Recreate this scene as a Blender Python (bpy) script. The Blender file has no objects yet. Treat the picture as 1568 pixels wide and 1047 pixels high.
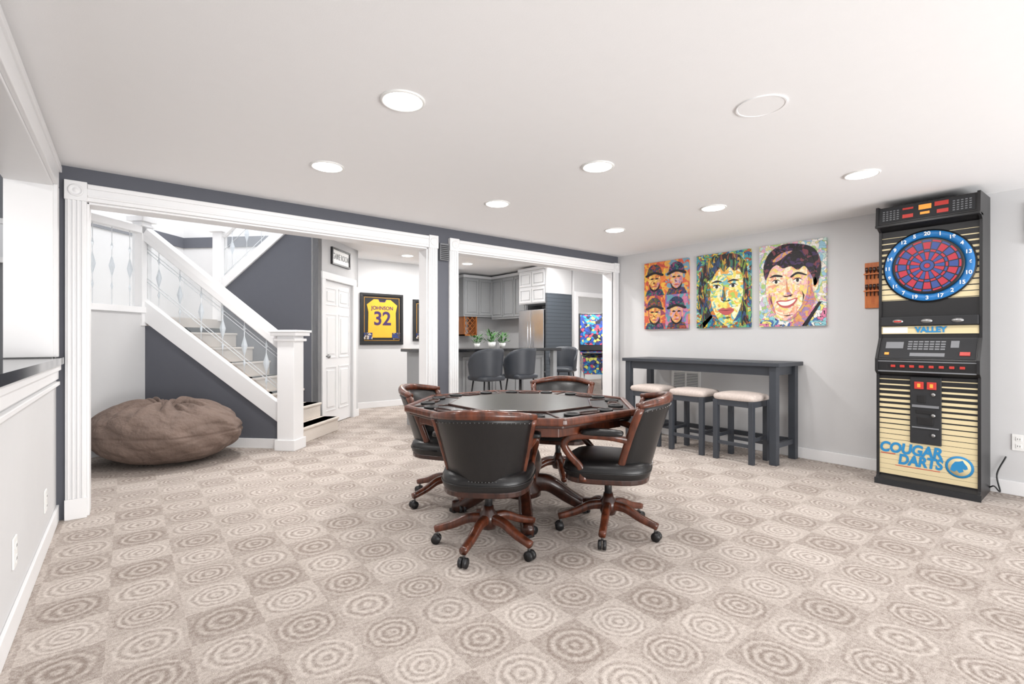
import bpy, bmesh, math, random
from mathutils import Vector, Matrix
random.seed(7)
scene=bpy.context.scene
try:
    scene.view_settings.view_transform='Standard'
    scene.view_settings.look='None'
except Exception: pass
COL=scene.collection
# ------------------------------------------------------------ materials
def lin(c):
    r=[]
    for v in c:
        v=v/255.0
        r.append(v/12.92 if v<=0.04045 else ((v+0.055)/1.055)**2.4)
    return (r[0],r[1],r[2],1.0)
class NT:
    def __init__(s,name):
        s.m=bpy.data.materials.new(name); s.m.use_nodes=True
        s.t=s.m.node_tree; s.b=s.t.nodes['Principled BSDF']
    def n(s,typ,**kw):
        nd=s.t.nodes.new(typ)
        for k,v in kw.items(): setattr(nd,k,v)
        return nd
    def l(s,a,b): s.t.links.new(a,b)
    def math(s,op,a,b=None,c=None):
        nd=s.n('ShaderNodeMath',operation=op)
        for i,v in enumerate((a,b,c)):
            if v is None: continue
            if isinstance(v,(int,float)): nd.inputs[i].default_value=v
            else: s.l(v,nd.inputs[i])
        return nd.outputs[0]
    def mix(s,f,a,b):
        nd=s.n('ShaderNodeMix',data_type='RGBA')
        for sock,v in ((nd.inputs[0],f),(nd.inputs[6],a),(nd.inputs[7],b)):
            if isinstance(v,(int,float,tuple)): sock.default_value=v
            else: s.l(v,sock)
        return nd.outputs[2]
    def obj(s): return s.n('ShaderNodeTexCoord').outputs['Object']
    def noise(s,scale,detail=2,vec=None):
        nd=s.n('ShaderNodeTexNoise'); nd.inputs['Scale'].default_value=scale; nd.inputs['Detail'].default_value=detail
        s.l(vec if vec is not None else s.obj(),nd.inputs['Vector']); return nd.outputs[0]
    def bump(s,h,strength=.2,dist=.01):
        nd=s.n('ShaderNodeBump'); nd.inputs['Strength'].default_value=strength; nd.inputs['Distance'].default_value=dist
        s.l(h,nd.inputs['Height']); s.l(nd.outputs[0],s.b.inputs['Normal'])
def mat(name,c,rough=.5,metal=0,var=.06,nscale=12,bump=0,bscale=80,emit=0,spec=None,coat=0,trans=0,bdist=.005,alpha=1):
    k=NT(name); col=lin(c)
    f=k.noise(nscale,3)
    d=tuple(v*(1-var) for v in col[:3])+(1,); e=tuple(min(1,v*(1+var)) for v in col[:3])+(1,)
    k.l(k.mix(f,d,e),k.b.inputs['Base Color'])
    k.b.inputs['Roughness'].default_value=rough; k.b.inputs['Metallic'].default_value=metal
    if spec is not None: k.b.inputs['Specular IOR Level'].default_value=spec
    if coat: k.b.inputs['Coat Weight'].default_value=coat
    if trans: k.b.inputs['Transmission Weight'].default_value=trans
    if alpha<1: k.b.inputs['Alpha'].default_value=alpha
    if bump: k.bump(k.noise(bscale,3),bump,bdist)
    if emit:
        k.b.inputs['Emission Color'].default_value=col; k.b.inputs['Emission Strength'].default_value=emit
    return k.m
def wood(name,c1,c2,rough=.25,scale=(6,6,1.2),coat=.25):
    k=NT(name)
    mp=k.n('ShaderNodeMapping'); mp.inputs['Scale'].default_value=scale; k.l(k.obj(),mp.inputs[0])
    f=k.noise(6,5,mp.outputs[0])
    r=k.n('ShaderNodeValToRGB'); r.color_ramp.elements[0].position=.3; r.color_ramp.elements[1].position=.72
    r.color_ramp.elements[0].color=lin(c1); r.color_ramp.elements[1].color=lin(c2)
    k.l(f,r.inputs[0]); k.l(r.outputs[0],k.b.inputs['Base Color'])
    k.b.inputs['Roughness'].default_value=rough; k.b.inputs['Coat Weight'].default_value=coat
    return k.m
def voro(name,pal,scale=14,edge=.05,rough=.5,edgecol=(20,20,25),emit=0,stretch=(1,1,1),warp=.12):
    k=NT(name)
    mp=k.n('ShaderNodeMapping'); mp.inputs['Scale'].default_value=stretch; k.l(k.obj(),mp.inputs[0])
    nz=k.n('ShaderNodeTexNoise'); nz.inputs['Scale'].default_value=7; k.l(mp.outputs[0],nz.inputs[0])
    vm=k.n('ShaderNodeVectorMath',operation='MULTIPLY_ADD'); k.l(nz.outputs['Color'],vm.inputs[0]); vm.inputs[1].default_value=(warp,warp,warp); k.l(mp.outputs[0],vm.inputs[2])
    v=k.n('ShaderNodeTexVoronoi'); v.inputs['Scale'].default_value=scale; k.l(vm.outputs[0],v.inputs['Vector'])
    sp=k.n('ShaderNodeSeparateColor'); k.l(v.outputs['Color'],sp.inputs[0])
    r=k.n('ShaderNodeValToRGB'); r.color_ramp.interpolation='CONSTANT'
    n=len(pal)
    while len(r.color_ramp.elements)<n: r.color_ramp.elements.new(.5)
    for i,c in enumerate(pal):
        r.color_ramp.elements[i].position=i/n
    for i,c in enumerate(pal): r.color_ramp.elements[i].color=lin(c)
    k.l(sp.outputs[0],r.inputs[0])
    col=r.outputs[0]
    fl=k.noise(90,4)
    col=k.mix(k.math('MULTIPLY',k.math('GREATER_THAN',fl,.60),.25),col,lin((60,50,70)))
    if edge:
        v2=k.n('ShaderNodeTexVoronoi',feature='DISTANCE_TO_EDGE'); v2.inputs['Scale'].default_value=scale; k.l(vm.outputs[0],v2.inputs['Vector'])
        f=k.math('LESS_THAN',v2.outputs['Distance'],edge)
        col=k.mix(f,col,lin(edgecol))
    k.l(col,k.b.inputs['Base Color']); k.b.inputs['Roughness'].default_value=rough
    if emit:
        k.l(col,k.b.inputs['Emission Color']); k.b.inputs['Emission Strength'].default_value=emit
    return k.m

M={}
M['ceil']=mat('ceiling_paint',(248,248,249),.9,var=.01,bump=.15,bscale=220,bdist=.002)
M['wall']=mat('light_gray_paint',(211,211,212),.85,var=.015,bump=.05,bscale=150,bdist=.002)
M['dark']=mat('charcoal_paint',(93,95,103),.8,var=.03,bump=.05,bscale=150,bdist=.002)
M['trim']=mat('white_trim_paint',(238,238,239),.4,var=.01)
M['black']=mat('black_satin',(26,26,28),.4)
M['blackm']=mat('black_matte',(34,35,38),.7)
M['leather']=mat('black_leather',(22,21,22),.33,var=.15,bump=.25,bscale=260,bdist=.002)
M['mahog']=wood('mahogany_wood',(50,23,13),(112,58,37),.28)
M['mahogd']=wood('dark_mahogany',(36,17,12),(68,34,22),.3)
M['orangewood']=wood('oak_orange',(150,84,38),(190,120,60),.4)
M['rackwood']=wood('dart_rack_orange_wood',(186,92,34),(216,126,56),.4)
M['charwood']=mat('charcoal_painted_wood',(58,62,69),.45,var=.1)
M['fabric']=mat('stool_fabric',(200,188,181),.95,var=.22,nscale=60,bump=.3,bscale=300)
M['granite']=mat('black_granite',(30,31,34),.08,var=.5,nscale=150)
M['steel']=mat('stainless',(190,192,196),.28,metal=1,var=.05)
M['cab']=mat('gray_cabinet',(150,152,154),.45,var=.03)
M['cablight']=mat('light_cabinet',(205,206,208),.4,var=.02)
M['glass']=mat('frosted_crystal',(225,232,238),.15,var=.02,alpha=.75)
M['pane']=mat('clear_pane',(225,232,236),.05,var=.01,alpha=.16)
M['rod']=mat('etched_line',(225,228,232),.3)
M['white']=mat('white_plastic',(238,238,236),.45,var=.01)
M['lamp']=mat('lamp_lens',(255,252,248),.5,emit=6,var=0)
M['green']=mat('leaf_green',(60,110,50),.6,var=.3)
M['steps']=mat('stair_carpet',(222,213,204),.95,var=.12,nscale=70,bump=.3,bscale=300)
M['bright']=mat('bright_white_paint',(245,246,246),.8,var=.01)
M['beanbag']=mat('brown_suede',(116,99,90),.85,var=.25,nscale=7,bump=.9,bscale=9,bdist=.05)
M['gold']=mat('jersey_gold',(236,172,48),.7,var=.08)
M['purple']=mat('jersey_purple',(60,40,90),.7)
M['red']=mat('red_plastic',(180,52,45),.4,emit=.1)
M['orange']=mat('orange_lamp',(236,150,60),.4,emit=.35)
M['blue']=mat('board_blue',(26,110,175),.45)
M['boardred']=mat('board_red',(172,42,60),.5)
M['boardblue']=mat('board_segment_blue',(50,72,136),.5)
M['cyan']=mat('logo_blue',(36,130,185),.5)
M['gray']=mat('mid_gray',(120,122,126),.5)
M['silver']=mat('silver_pewter',(150,150,150),.35,metal=.8)
M['beige']=mat('panel_cream',(216,201,160),.55,var=.03)

def carpet():
    k=NT('carpet_rings'); T=.27
    mp=k.n('ShaderNodeMapping'); mp.inputs['Scale'].default_value=(1/T,1/T,1); mp.inputs['Location'].default_value=(.2,.35,0)
    k.l(k.obj(),mp.inputs[0])
    nz=k.n('ShaderNodeTexNoise'); nz.inputs['Scale'].default_value=6; nz.inputs['Detail'].default_value=4; k.l(mp.outputs[0],nz.inputs[0])
    vm=k.n('ShaderNodeVectorMath',operation='MULTIPLY_ADD'); k.l(nz.outputs['Color'],vm.inputs[0]); vm.inputs[1].default_value=(.11,.11,0); k.l(mp.outputs[0],vm.inputs[2])
    sp=k.n('ShaderNodeSeparateXYZ'); k.l(vm.outputs[0],sp.inputs[0])
    x,y=sp.outputs[0],sp.outputs[1]
    ix=k.math('FLOOR',x); iy=k.math('FLOOR',y)
    fx=k.math('SUBTRACT',k.math('SUBTRACT',x,ix),.5); fy=k.math('SUBTRACT',k.math('SUBTRACT',y,iy),.5)
    r=k.math('SQRT',k.math('ADD',k.math('MULTIPLY',fx,fx),k.math('MULTIPLY',fy,fy)))
    par=k.math('FLOORED_MODULO',k.math('ADD',ix,iy),2)
    cb=k.n('ShaderNodeCombineXYZ'); k.l(ix,cb.inputs[0]); k.l(iy,cb.inputs[1])
    wn=k.n('ShaderNodeTexWhiteNoise',noise_dimensions='2D'); k.l(cb.outputs[0],wn.inputs[0])
    rnd=wn.outputs['Value']
    fr=k.math('MULTIPLY_ADD',rnd,20,36)
    ring=k.math('SINE',k.math('MULTIPLY_ADD',r,fr,k.math('MULTIPLY',rnd,6.28)))
    mask=k.math('MINIMUM',k.math('MULTIPLY',k.math('SUBTRACT',.48,r),14),1)
    mask=k.math('MAXIMUM',mask,0)
    brk=k.math('MULTIPLY_ADD',k.noise(28,2),2.0,-.15)
    rg=k.math('MULTIPLY',k.math('MULTIPLY',ring,mask),brk)
    base=k.math('MULTIPLY_ADD',par,.20,.38)
    base=k.math('ADD',base,k.math('MULTIPLY',k.math('SUBTRACT',rnd,.5),.16))
    f=k.math('MULTIPLY_ADD',rg,.30,base)
    pile=k.noise(260,3); big=k.noise(60,3)
    f=k.math('ADD',f,k.math('MULTIPLY',k.math('SUBTRACT',pile,.5),1.5))
    f=k.math('ADD',f,k.math('MULTIPLY',k.math('SUBTRACT',big,.5),1.1))
    cr=k.n('ShaderNodeValToRGB'); cr.color_ramp.elements[0].position=0; cr.color_ramp.elements[1].position=1
    cr.color_ramp.elements[0].color=lin((144,132,124)); cr.color_ramp.elements[1].color=lin((211,202,195))
    k.l(f,cr.inputs[0]); k.l(cr.outputs[0],k.b.inputs['Base Color'])
    k.b.inputs['Roughness'].default_value=1; k.b.inputs['Specular IOR Level'].default_value=.05
    k.bump(k.math('ADD',k.math('MULTIPLY',pile,.6),k.math('MULTIPLY',rg,.3)),.5,.008)
    return k.m
M['carpet']=carpet()
def stripes(name,z0,z1,per,t0,t1):
    k=NT(name); sp=k.n('ShaderNodeSeparateXYZ'); k.l(k.obj(),sp.inputs[0]); z=sp.outputs[2]
    fr=k.math('FRACT',k.math('DIVIDE',z,per))
    h=k.math('DIVIDE',k.math('SUBTRACT',z,z0),z1-z0)
    h=k.math('POWER',k.math('MAXIMUM',h,0),1.6)
    th=k.math('MULTIPLY_ADD',h,t1-t0,t0)
    f=k.math('LESS_THAN',fr,th)
    k.l(k.mix(f,lin((214,199,160)),lin((24,24,26))),k.b.inputs['Base Color']); k.b.inputs['Roughness'].default_value=.5
    return k.m
M['str1']=stripes('striped_cream_lower',.30,.95,.043,.04,.95)
M['str2']=stripes('striped_cream_upper',1.45,2.15,.045,.04,1.0)
def beads():
    k=NT('beadboard_dark'); sp=k.n('ShaderNodeSeparateXYZ'); k.l(k.obj(),sp.inputs[0])
    fr=k.math('FRACT',k.math('DIVIDE',sp.outputs[2],.07)); f=k.math('LESS_THAN',fr,.12)
    k.l(k.mix(f,lin((72,79,87)),lin((46,52,58))),k.b.inputs['Base Color']); return k.m
M['bead']=beads()

# ------------------------------------------------------------ geometry helpers
def mk(name,verts,faces,m,parent=None,smooth=False,bevel=0,loc=None,rotz=0,segs=2,rot=None):
    me=bpy.data.meshes.new(name); me.from_pydata([tuple(v) for v in verts],[],faces); 
    bm=bmesh.new(); bm.from_mesh(me); bmesh.ops.recalc_face_normals(bm,faces=bm.faces); bm.to_mesh(me); bm.free()
    if isinstance(m,(list,tuple)):
        for q in m: me.materials.append(q)
    else: me.materials.append(m)
    if smooth:
        for p in me.polygons: p.use_smooth=True
    o=bpy.data.objects.new(name,me); COL.objects.link(o)
    if parent: o.parent=parent
    if loc: o.location=loc
    if rotz: o.rotation_euler[2]=rotz
    if rot: o.rotation_euler=rot
    if bevel:
        b=o.modifiers.new('bevel','BEVEL'); b.width=bevel; b.segments=segs; b.limit_method='ANGLE'; b.angle_limit=math.radians(40)
    return o
def empty(name,loc=(0,0,0),rotz=0,parent=None):
    e=bpy.data.objects.new(name,None); COL.objects.link(e); e.location=loc; e.rotation_euler[2]=rotz; e.empty_display_size=.1
    if parent: e.parent=parent
    return e
def boxes(name,L,m,parent=None,bevel=0,**kw):
    V=[];F=[]
    for (a,b,c,d,e,f) in L:
        n=len(V)
        V+=[(a,c,e),(b,c,e),(b,d,e),(a,d,e),(a,c,f),(b,c,f),(b,d,f),(a,d,f)]
        F+=[[n,n+3,n+2,n+1],[n+4,n+5,n+6,n+7],[n,n+1,n+5,n+4],[n+1,n+2,n+6,n+5],[n+2,n+3,n+7,n+6],[n+3,n,n+4,n+7]]
    return mk(name,V,F,m,parent,bevel=bevel,**kw)
def prism(name,pts,a0,a1,m,parent=None,axis='y',bevel=0,**kw):
    def P(p,a):
        if axis=='y': return (p[0],a,p[1])
        if axis=='x': return (a,p[0],p[1])
        return (p[0],p[1],a)
    n=len(pts); V=[P(p,a0) for p in pts]+[P(p,a1) for p in pts]
    F=[list(range(n)),list(range(2*n-1,n-1,-1))]+[[i,(i+1)%n,n+(i+1)%n,n+i] for i in range(n)]
    return mk(name,V,F,m,parent,bevel=bevel,**kw)
def lathe(name,prof,m,parent=None,seg=24,loc=None,smooth=True,rot=None,center=(0,0)):
    V=[];F=[]
    for (r,z) in prof:
        for i in range(seg):
            a=2*math.pi*i/seg; V.append((center[0]+r*math.cos(a),center[1]+r*math.sin(a),z))
    for j in range(len(prof)-1):
        for i in range(seg):
            F.append([j*seg+i,j*seg+(i+1)%seg,(j+1)*seg+(i+1)%seg,(j+1)*seg+i])
    F.append([i for i in range(seg)][::-1]); F.append([(len(prof)-1)*seg+i for i in range(seg)])
    return mk(name,V,F,m,parent,smooth=smooth,loc=loc,rot=rot)
def sweep_data(pts,w,h,up=(0,0,1),n=10,power=.6):
    pts=[Vector(p) for p in pts]; N=len(pts); up=Vector(up)
    W=w if isinstance(w,(list,tuple)) else [w]*N; H=h if isinstance(h,(list,tuple)) else [h]*N
    V=[];F=[]
    for i,p in enumerate(pts):
        t=(pts[min(i+1,N-1)]-pts[max(i-1,0)]).normalized()
        s=t.cross(up)
        if s.length<1e-3: s=t.cross(Vector((0,1,0)))
        s.normalize(); u=s.cross(t).normalized()
        for k in range(n):
            a=2*math.pi*k/n; c,d=math.cos(a),math.sin(a)
            c=math.copysign(abs(c)**power,c); d=math.copysign(abs(d)**power,d)
            V.append(p+s*c*W[i]/2+u*d*H[i]/2)
    for i in range(N-1):
        for k in range(n):
            F.append([i*n+k,i*n+(k+1)%n,(i+1)*n+(k+1)%n,(i+1)*n+k])
    F.append(list(range(n))[::-1]); F.append([(N-1)*n+k for k in range(n)])
    return V,F
def sweep(name,pts,w,h,m,parent=None,up=(0,0,1),n=10,power=.6,smooth=True):
    V,F=sweep_data(pts,w,h,up,n,power)
    return mk(name,V,F,m,parent,smooth=smooth)
def sweeps(name,L,m,parent=None,smooth=True,n=8,power=1,up=(0,0,1)):
    V=[];F=[]
    for (pts,w,h) in L:
        v,f=sweep_data(pts,w,h,up,n,power); k=len(V); V+=v; F+=[[i+k for i in q] for q in f]
    return mk(name,V,F,m,parent,smooth=smooth)
def bez(P,n=12):
    P=[Vector(p) for p in P]; Q=[P[0]*2-P[1]]+P+[P[-1]*2-P[-2]]; out=[]
    for i in range(1,len(Q)-2):
        a,b,c,d=Q[i-1],Q[i],Q[i+1],Q[i+2]
        for k in range(n):
            t=k/n; out.append(.5*((2*b)+(c-a)*t+(2*a-5*b+4*c-d)*t*t+(3*b-a-3*c+d)*t**3))
    out.append(P[-1]); return out
def text(name,body,size,loc,m,parent=None,rot=(math.pi/2,0,0),ext=.001,align='CENTER',sx=1,shear=0,offset=0):
    cu=bpy.data.curves.new(name,'FONT'); cu.body=body; cu.size=size; cu.extrude=ext; cu.align_x=align; cu.align_y='CENTER'; cu.shear=shear; cu.offset=offset
    o=bpy.data.objects.new(name,cu); COL.objects.link(o); o.location=loc; o.rotation_euler=rot; o.scale=(sx,1,1)
    cu.materials.append(m)
    if parent: o.parent=parent
    return o
def cushion(name,x0,x1,y0,y1,z0,z1,m,parent=None,puff=.02,n=10):
    bm=bmesh.new(); bmesh.ops.create_cube(bm,size=1)
    bmesh.ops.subdivide_edges(bm,edges=bm.edges[:],cuts=n,use_grid_fill=True)
    for v in bm.verts:
        x,y,z=v.co*2
        px=(1-abs(x)**3); py=(1-abs(y)**3)
        l=max(abs(x),abs(y)); rr=(abs(x)**8+abs(y)**8)**(1/8) or 1
        if l>0:
            s=l/rr; x*=s; y*=s
        vx=(x0+x1)/2+x*(x1-x0)/2*(1-.06*z*z); vy=(y0+y1)/2+y*(y1-y0)/2*(1-.06*z*z)
        vz=(z0+z1)/2+z*(z1-z0)/2*(.72+.28*max(0,px*py)**.5)+(puff*px*py if z>.5 else 0)
        v.co=(vx,vy,vz)
    me=bpy.data.meshes.new(name); bmesh.ops.recalc_face_normals(bm,faces=bm.faces); bm.to_mesh(me); bm.free(); me.materials.append(m)
    for p in me.polygons: p.use_smooth=True
    o=bpy.data.objects.new(name,me); COL.objects.link(o)
    if parent: o.parent=parent
    return o

H=2.43; YB=4.515; XR=5.53; XL=-.38; HR=2.7
# ------------------------------------------------------------ room shell
boxes('floor',[(-3.5,12,-2.2,11,-.1,0)],M['carpet'])
boxes('ceiling',[(-3.5,XR+.15,-2.2,YB+.16,H,H+.28)],M['ceil'])
ch=[(-.6,4.68),(12,4.68),(12,11),(2.96,11),(2.96,7.79),(2.06,6.89),(1.21,6.04),(.128,7.12),(-.38,6.61),(-.6,6.4)]
prism('ceiling_hall',ch,HR,HR+.1,M['ceil'],axis='z')
boxes('wall_left',[(XL-.22,XL,-2.2,YB,0,1.07),(XL-.22,XL,-2.2,YB,2.25,H),(XL-.22,XL,4.33,YB,1.07,2.25),(XL-.22,XL,-2.2,-.3,1.07,2.25)],M['wall'])
boxes('wall_back',[(XL,-.223,YB,YB+.16,0,H),(-.223,2.46,YB,YB+.16,2.2,H),(2.46,2.819,YB,YB+.16,0,H),(2.819,5.40,YB,YB+.16,2.2,H),(5.40,XR,YB,YB+.16,0,H)],M['dark'])
boxes('wall_right',[(XR,XR+.15,-2.2,YB+.16,0,H)],M['wall'])
boxes('wall_hall_left',[(XL-.22,XL,YB+.16,6.61,0,4.6)],M['wall'])
def casing(name,x0,x1,outer_l=.111,outer_r=.1):
    y0=YB-.03
    L=[(x0-outer_l,x0,y0,YB,0,2.2),(x1,x1+outer_r,y0,YB,0,2.2),(x0-.0,x1+.0,y0,YB,2.2,2.32)]
    for (a,b) in ((x0-outer_l,x0),(x1,x1+outer_r)):
        w=b-a
        for i in range(4):
            c=a+w*(.17+.22*i); L.append((c-w*.06,c+w*.06,y0-.010,y0,.14,2.2))
        L.append((a-.003,b+.003,y0-.012,y0,0,.14))
        L.append((a-.004,b+.004,y0-.014,YB,2.195,2.328))
    L.append((x0+.006,x1-.006,y0-.012,y0,2.225,2.24)); L.append((x0+.006,x1-.006,y0-.012,y0,2.285,2.315))
    L+=[(x0-.002,x0+.015,YB,YB+.17,0,2.2),(x1-.015,x1+.002,YB,YB+.17,0,2.2),(x0,x1,YB,YB+.17,2.185,2.202)]
    L+=[(x0-.1,x0,YB+.16,YB+.185,0,2.3),(x1,x1+.1,YB+.16,YB+.185,0,2.3),(x0,x1,YB+.16,YB+.185,2.2,2.3)]
    boxes(name,L,M['trim'],bevel=.003)
casing('trim_1',-.223,2.46)
casing('trim_2',2.819,5.41)
for i,x in enumerate((-.2785,2.51,2.769,5.46)):
    lathe('trim_rosette_%d'%(i+1),[(.042,0),(.042,.006),(.032,.009),(.03,.003),(.018,.003),(.012,.009),(.001,.011)],M['trim'],rot=(math.pi/2,0,0),loc=(x,YB-.044,2.262))
boxes('trim_3',[(XL,XL+.022,-.4,4.42,2.25,2.385),(XL,XL+.035,-.4,4.45,2.36,2.40),(XL,XL+.022,4.33,4.43,1.12,2.25),(XL-.225,XL+.002,4.315,4.335,1.12,2.25),(XL-.225,XL+.002,-.3,4.33,2.235,2.252),
  (XL,XL+.018,-.4,4.45,.97,1.068),(XL,XL+.03,-.4,4.46,1.03,1.068),(XL,XL+.025,-.4,4.45,.93,.955)],M['trim'],bevel=.004)
boxes('bar_ledge',[(XL-.36,XL+.045,-.28,4.31,1.072,1.116),(XL+.002,XL+.045,4.31,4.44,1.072,1.116)],M['granite'])
boxes('wall_far_left',[(-3.5,-3.35,-2.2,6.6,0,H)],M['wall'])
boxes('wall_bar_room',[(-3.5,XL-.22,5.4,5.5,0,1.85),(-3.5,XL-.22,5.4,5.5,2.15,2.7)],M['gray'])
boxes('window_1',[(-3.0,XL-.25,5.36,5.4,1.83,1.87),(-3.0,XL-.25,5.36,5.4,2.13,2.17),(-1.0,-.95,5.36,5.4,1.85,2.15)],M['trim'])
def bb(name,L): boxes(name,L,M['trim'],bevel=.004)
bb('baseboard_left',[(XL,XL+.015,-2.2,YB-.002,0,.11)])
bb('baseboard_right',[(XR-.015,XR,-2.2,YB-.04,0,.11)])
bb('baseboard_back',[(2.572,2.708,YB-.015,YB,0,.11)])
# ------------------------------------------------------------ ceiling fixtures
def downlight(x,y,z,power):
    e=empty('recessed_ceiling_light',(x,y,z))
    lathe('trim_ring',[(.112,-.0),(.112,-.005),(.102,-.010),(.095,-.006),(.095,0)],M['white'],e,seg=36)
    lathe('lens',[(.094,-.001),(.094,-.008),(.0005,-.010)],M['lamp'],e,seg=36)
    ld=bpy.data.lights.new('bulb','AREA'); ld.shape='DISK'; ld.size=.18; ld.energy=power; ld.color=(1,.98,.955)
    lo=bpy.data.objects.new('bulb',ld); COL.objects.link(lo); lo.parent=e; lo.location=(0,0,-.02)
PW=9.5
for x,y in ((1.08,2.24),(1.08,3.41),(2.54,2.25),(2.54,3.41),(4.15,1.17),(4.15,2.30),(4.15,3.43),(1.08,1.1),(2.54,.0),(4.15,0)):
    downlight(x,y,H,PW+(3.5 if y>3 else 0)-(2.5 if y<1.15 else 0))
for x,y in ((3.8,7.7),(5.1,7.8),(3.6,5.6),(5.0,5.3),(6.0,6.2),(1.0,5.4)):  # several of these are extra lamps added to brighten hall and kitchen
    downlight(x,y,HR,26 if y!=5.4 else 28)
downlight(8.6,7.6,HR,110)
downlight(-1.6,3.6,H,26)
sp=empty('ceiling_speaker',(2.54,1.15,H))
lathe('ring',[(.118,0),(.118,-.006),(.110,-.006),(.108,-.003)],M['ceil'],sp,seg=48,smooth=False)
lathe('grille',[(.106,-.0),(.106,-.004)],M['ceil'],sp,seg=48,smooth=False)
def area(name,loc,rot,sx,sy,power,col=(1,1,1)):
    ld=bpy.data.lights.new(name,'AREA'); ld.shape='RECTANGLE'; ld.size=sx; ld.size_y=sy; ld.energy=power; ld.color=col
    o=bpy.data.objects.new(name,ld); COL.objects.link(o); o.location=loc; o.rotation_euler=rot
# added unseen fill lamps: one behind the camera lifts the ceiling, one the stairs
area('rear_ceiling_fill',(2.4,-4.9,.3),(math.radians(103),0,0),6,1.6,410,(1,.995,.985))
area('stairwell_fill',(.9,7.9,4.5),(0,0,0),2,2,80,(.98,.99,1))
# ------------------------------------------------------------ wall plates
def outlet(name,loc,rotz):
    e=empty(name,loc,rotz)
    boxes('plate',[(-.04,.04,-.008,0,-.065,.065)],M['white'],e,bevel=.003)
    for z in (-.028,.028):
        boxes('socket',[(-.017,.017,-.011,-.008,z-.016,z+.016)],M['white'],e,bevel=.002)
        boxes('slot',[(-.008,-.005,-.0115,-.0108,z-.006,z+.006),(.005,.008,-.0115,-.0108,z-.006,z+.006)],M['black'],e)
outlet('wall_outlet',(XL,3.92,.29),math.pi/2)
outlet('wall_outlet',(XL,2.93,.33),math.pi/2)
outlet('wall_outlet',(XR,.51,.42),-math.pi/2)
boxes('wall_panel_box',[(XR-.03,XR,.15,.46,1.98,2.30)],M['wall'],bevel=.006)
e=empty('return_air_vent',(XR,3.43,.66),-math.pi/2)
boxes('frame',[(-.2,.2,-.012,0,-.19,-.16),(-.2,.2,-.012,0,.16,.19),(-.2,-.17,-.012,0,-.16,.16),(.17,.2,-.012,0,-.16,.16),(-.01,.01,-.012,0,-.16,.16)],M['white'],e)
boxes('backing',[(-.17,.17,-.003,-.001,-.16,.16)],M['gray'],e)
boxes('louvers',[(-.17,.17,-.010,-.004,-.155+i*.02,-.145+i*.02) for i in range(16)],M['white'],e)
e=empty('wall_speaker',(2.64,YB,2.17)); boxes('body',[(-.055,.055,-.04,0,-.09,.09)],M['gray'],e,bevel=.004); boxes('grille',[(-.046,.046,-.043,-.04,-.08+i*.02,-.07+i*.02) for i in range(8)],M['blackm'],e)

# ------------------------------------------------------------ staircase (45 deg frame)
N=(1.45,5.87,0); A=-math.pi/4
S=empty('staircase',N,A)
L=[]
for k in range(1,8):
    s=.0+.25*(k-1); L.append((-1.80,-s,.05,1.145,.19*(k-1),.19*k)); L.append((-s-.2,-s+.02,.05,1.145,.19*k-.03,.19*k))
boxes('carpeted_treads',L,M['steps'],S,bevel=.008)
boxes('landing',[(-3.3,-1.75,.0,2.3,1.40,1.52),(-3.3,-1.95,-.8,0,1.40,1.52)],M['steps'],S)
prism('side_panel',[(-.1,0),(-1.82,0),(-1.82,1.5),(-.1,.34)],0,.04,M['dark'],S)
prism('stringer',[(-.08,.26),(-1.84,1.47),(-1.84,1.72),(-.08,.48)],-.025,.05,M['trim'],S,bevel=.004)
boxes('base_trim',[(-1.8,-.1,-.018,0,0,.11)],M['trim'],S,bevel=.003)
boxes('newel_post',[(-.1,.1,-.1,.1,0,1.28),(-.12,.12,-.12,.12,0,.12),(-.125,.125,-.125,.125,1.22,1.25),(-.15,.15,-.15,.15,1.28,1.32),(-.165,.165,-.165,.165,1.32,1.345)],M['trim'],S,bevel=.005)
def rail(s): return 1.12+.755*s
sweep('handrail',[(-.08,.01,rail(.08)),(-1.8,.01,rail(1.8))],.11,.15,M['trim'],S,power=.35,smooth=False)
boxes('landing_post',[(-1.93,-1.8,-.06,.07,1.4,2.62),(-1.97,-1.76,-.1,.11,2.62,2.68),(-1.95,-1.78,-.08,.09,2.56,2.585)],M['trim'],S,bevel=.004)
boxes('upper_post',[(-1.83,-1.70,1.1,1.23,1.5,2.75),(-1.87,-1.66,1.06,1.27,2.75,2.81)],M['trim'],S,bevel=.004)
R=[]
V2=[];F2=[]
def crystal(x,y,z,s=.035,h=.10,ax='x'):
    n=len(V2); a,b=((s,.012) if ax=='x' else (.012,s))
    V2.extend([(x,y,z+h),(x+a,y,z),(x,y+b,z),(x-a,y,z),(x,y-b,z),(x,y,z-h)])
    for i in range(4):
        p=n+1+i;q=n+1+(i+1)%4; F2.append([n,p,q]); F2.append([n+5,q,p])
for i in range(6):
    s=.30+i*.27; zb=.45+.71*s; zt=rail(s)-.07; zc=(zb+zt)/2
    crystal(-s,.01,zc,.04,.13); crystal(-s,.01,zc+.2,.018,.06); crystal(-s,.01,zc-.2,.018,.06)
    R.append(([(-s,.01,zb),(-s,.01,zt)],.007,.007))
for d in (.17,.21,.52,.56):
    R.append(([(-.1,.01,rail(.1)-d),(-1.8,.01,rail(1.8)-d)],.008,.008))
for i in range(3):
    y=-.60+i*.22; R.append(([(-1.86,y,1.6),(-1.86,y,2.5)],.007,.007)); crystal(-1.86,y,2.05,.04,.13,'y'); crystal(-1.86,y,2.27,.018,.06,'y'); crystal(-1.86,y,1.83,.018,.06,'y')
for i in range(6):
    s=1.58-i*.22; zb=2.1+.82*(1.72-s); R.append(([(-s,1.17,zb),(-s,1.17,zb+.62)],.007,.007)); crystal(-s,1.17,zb+.33,.04,.12)
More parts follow.
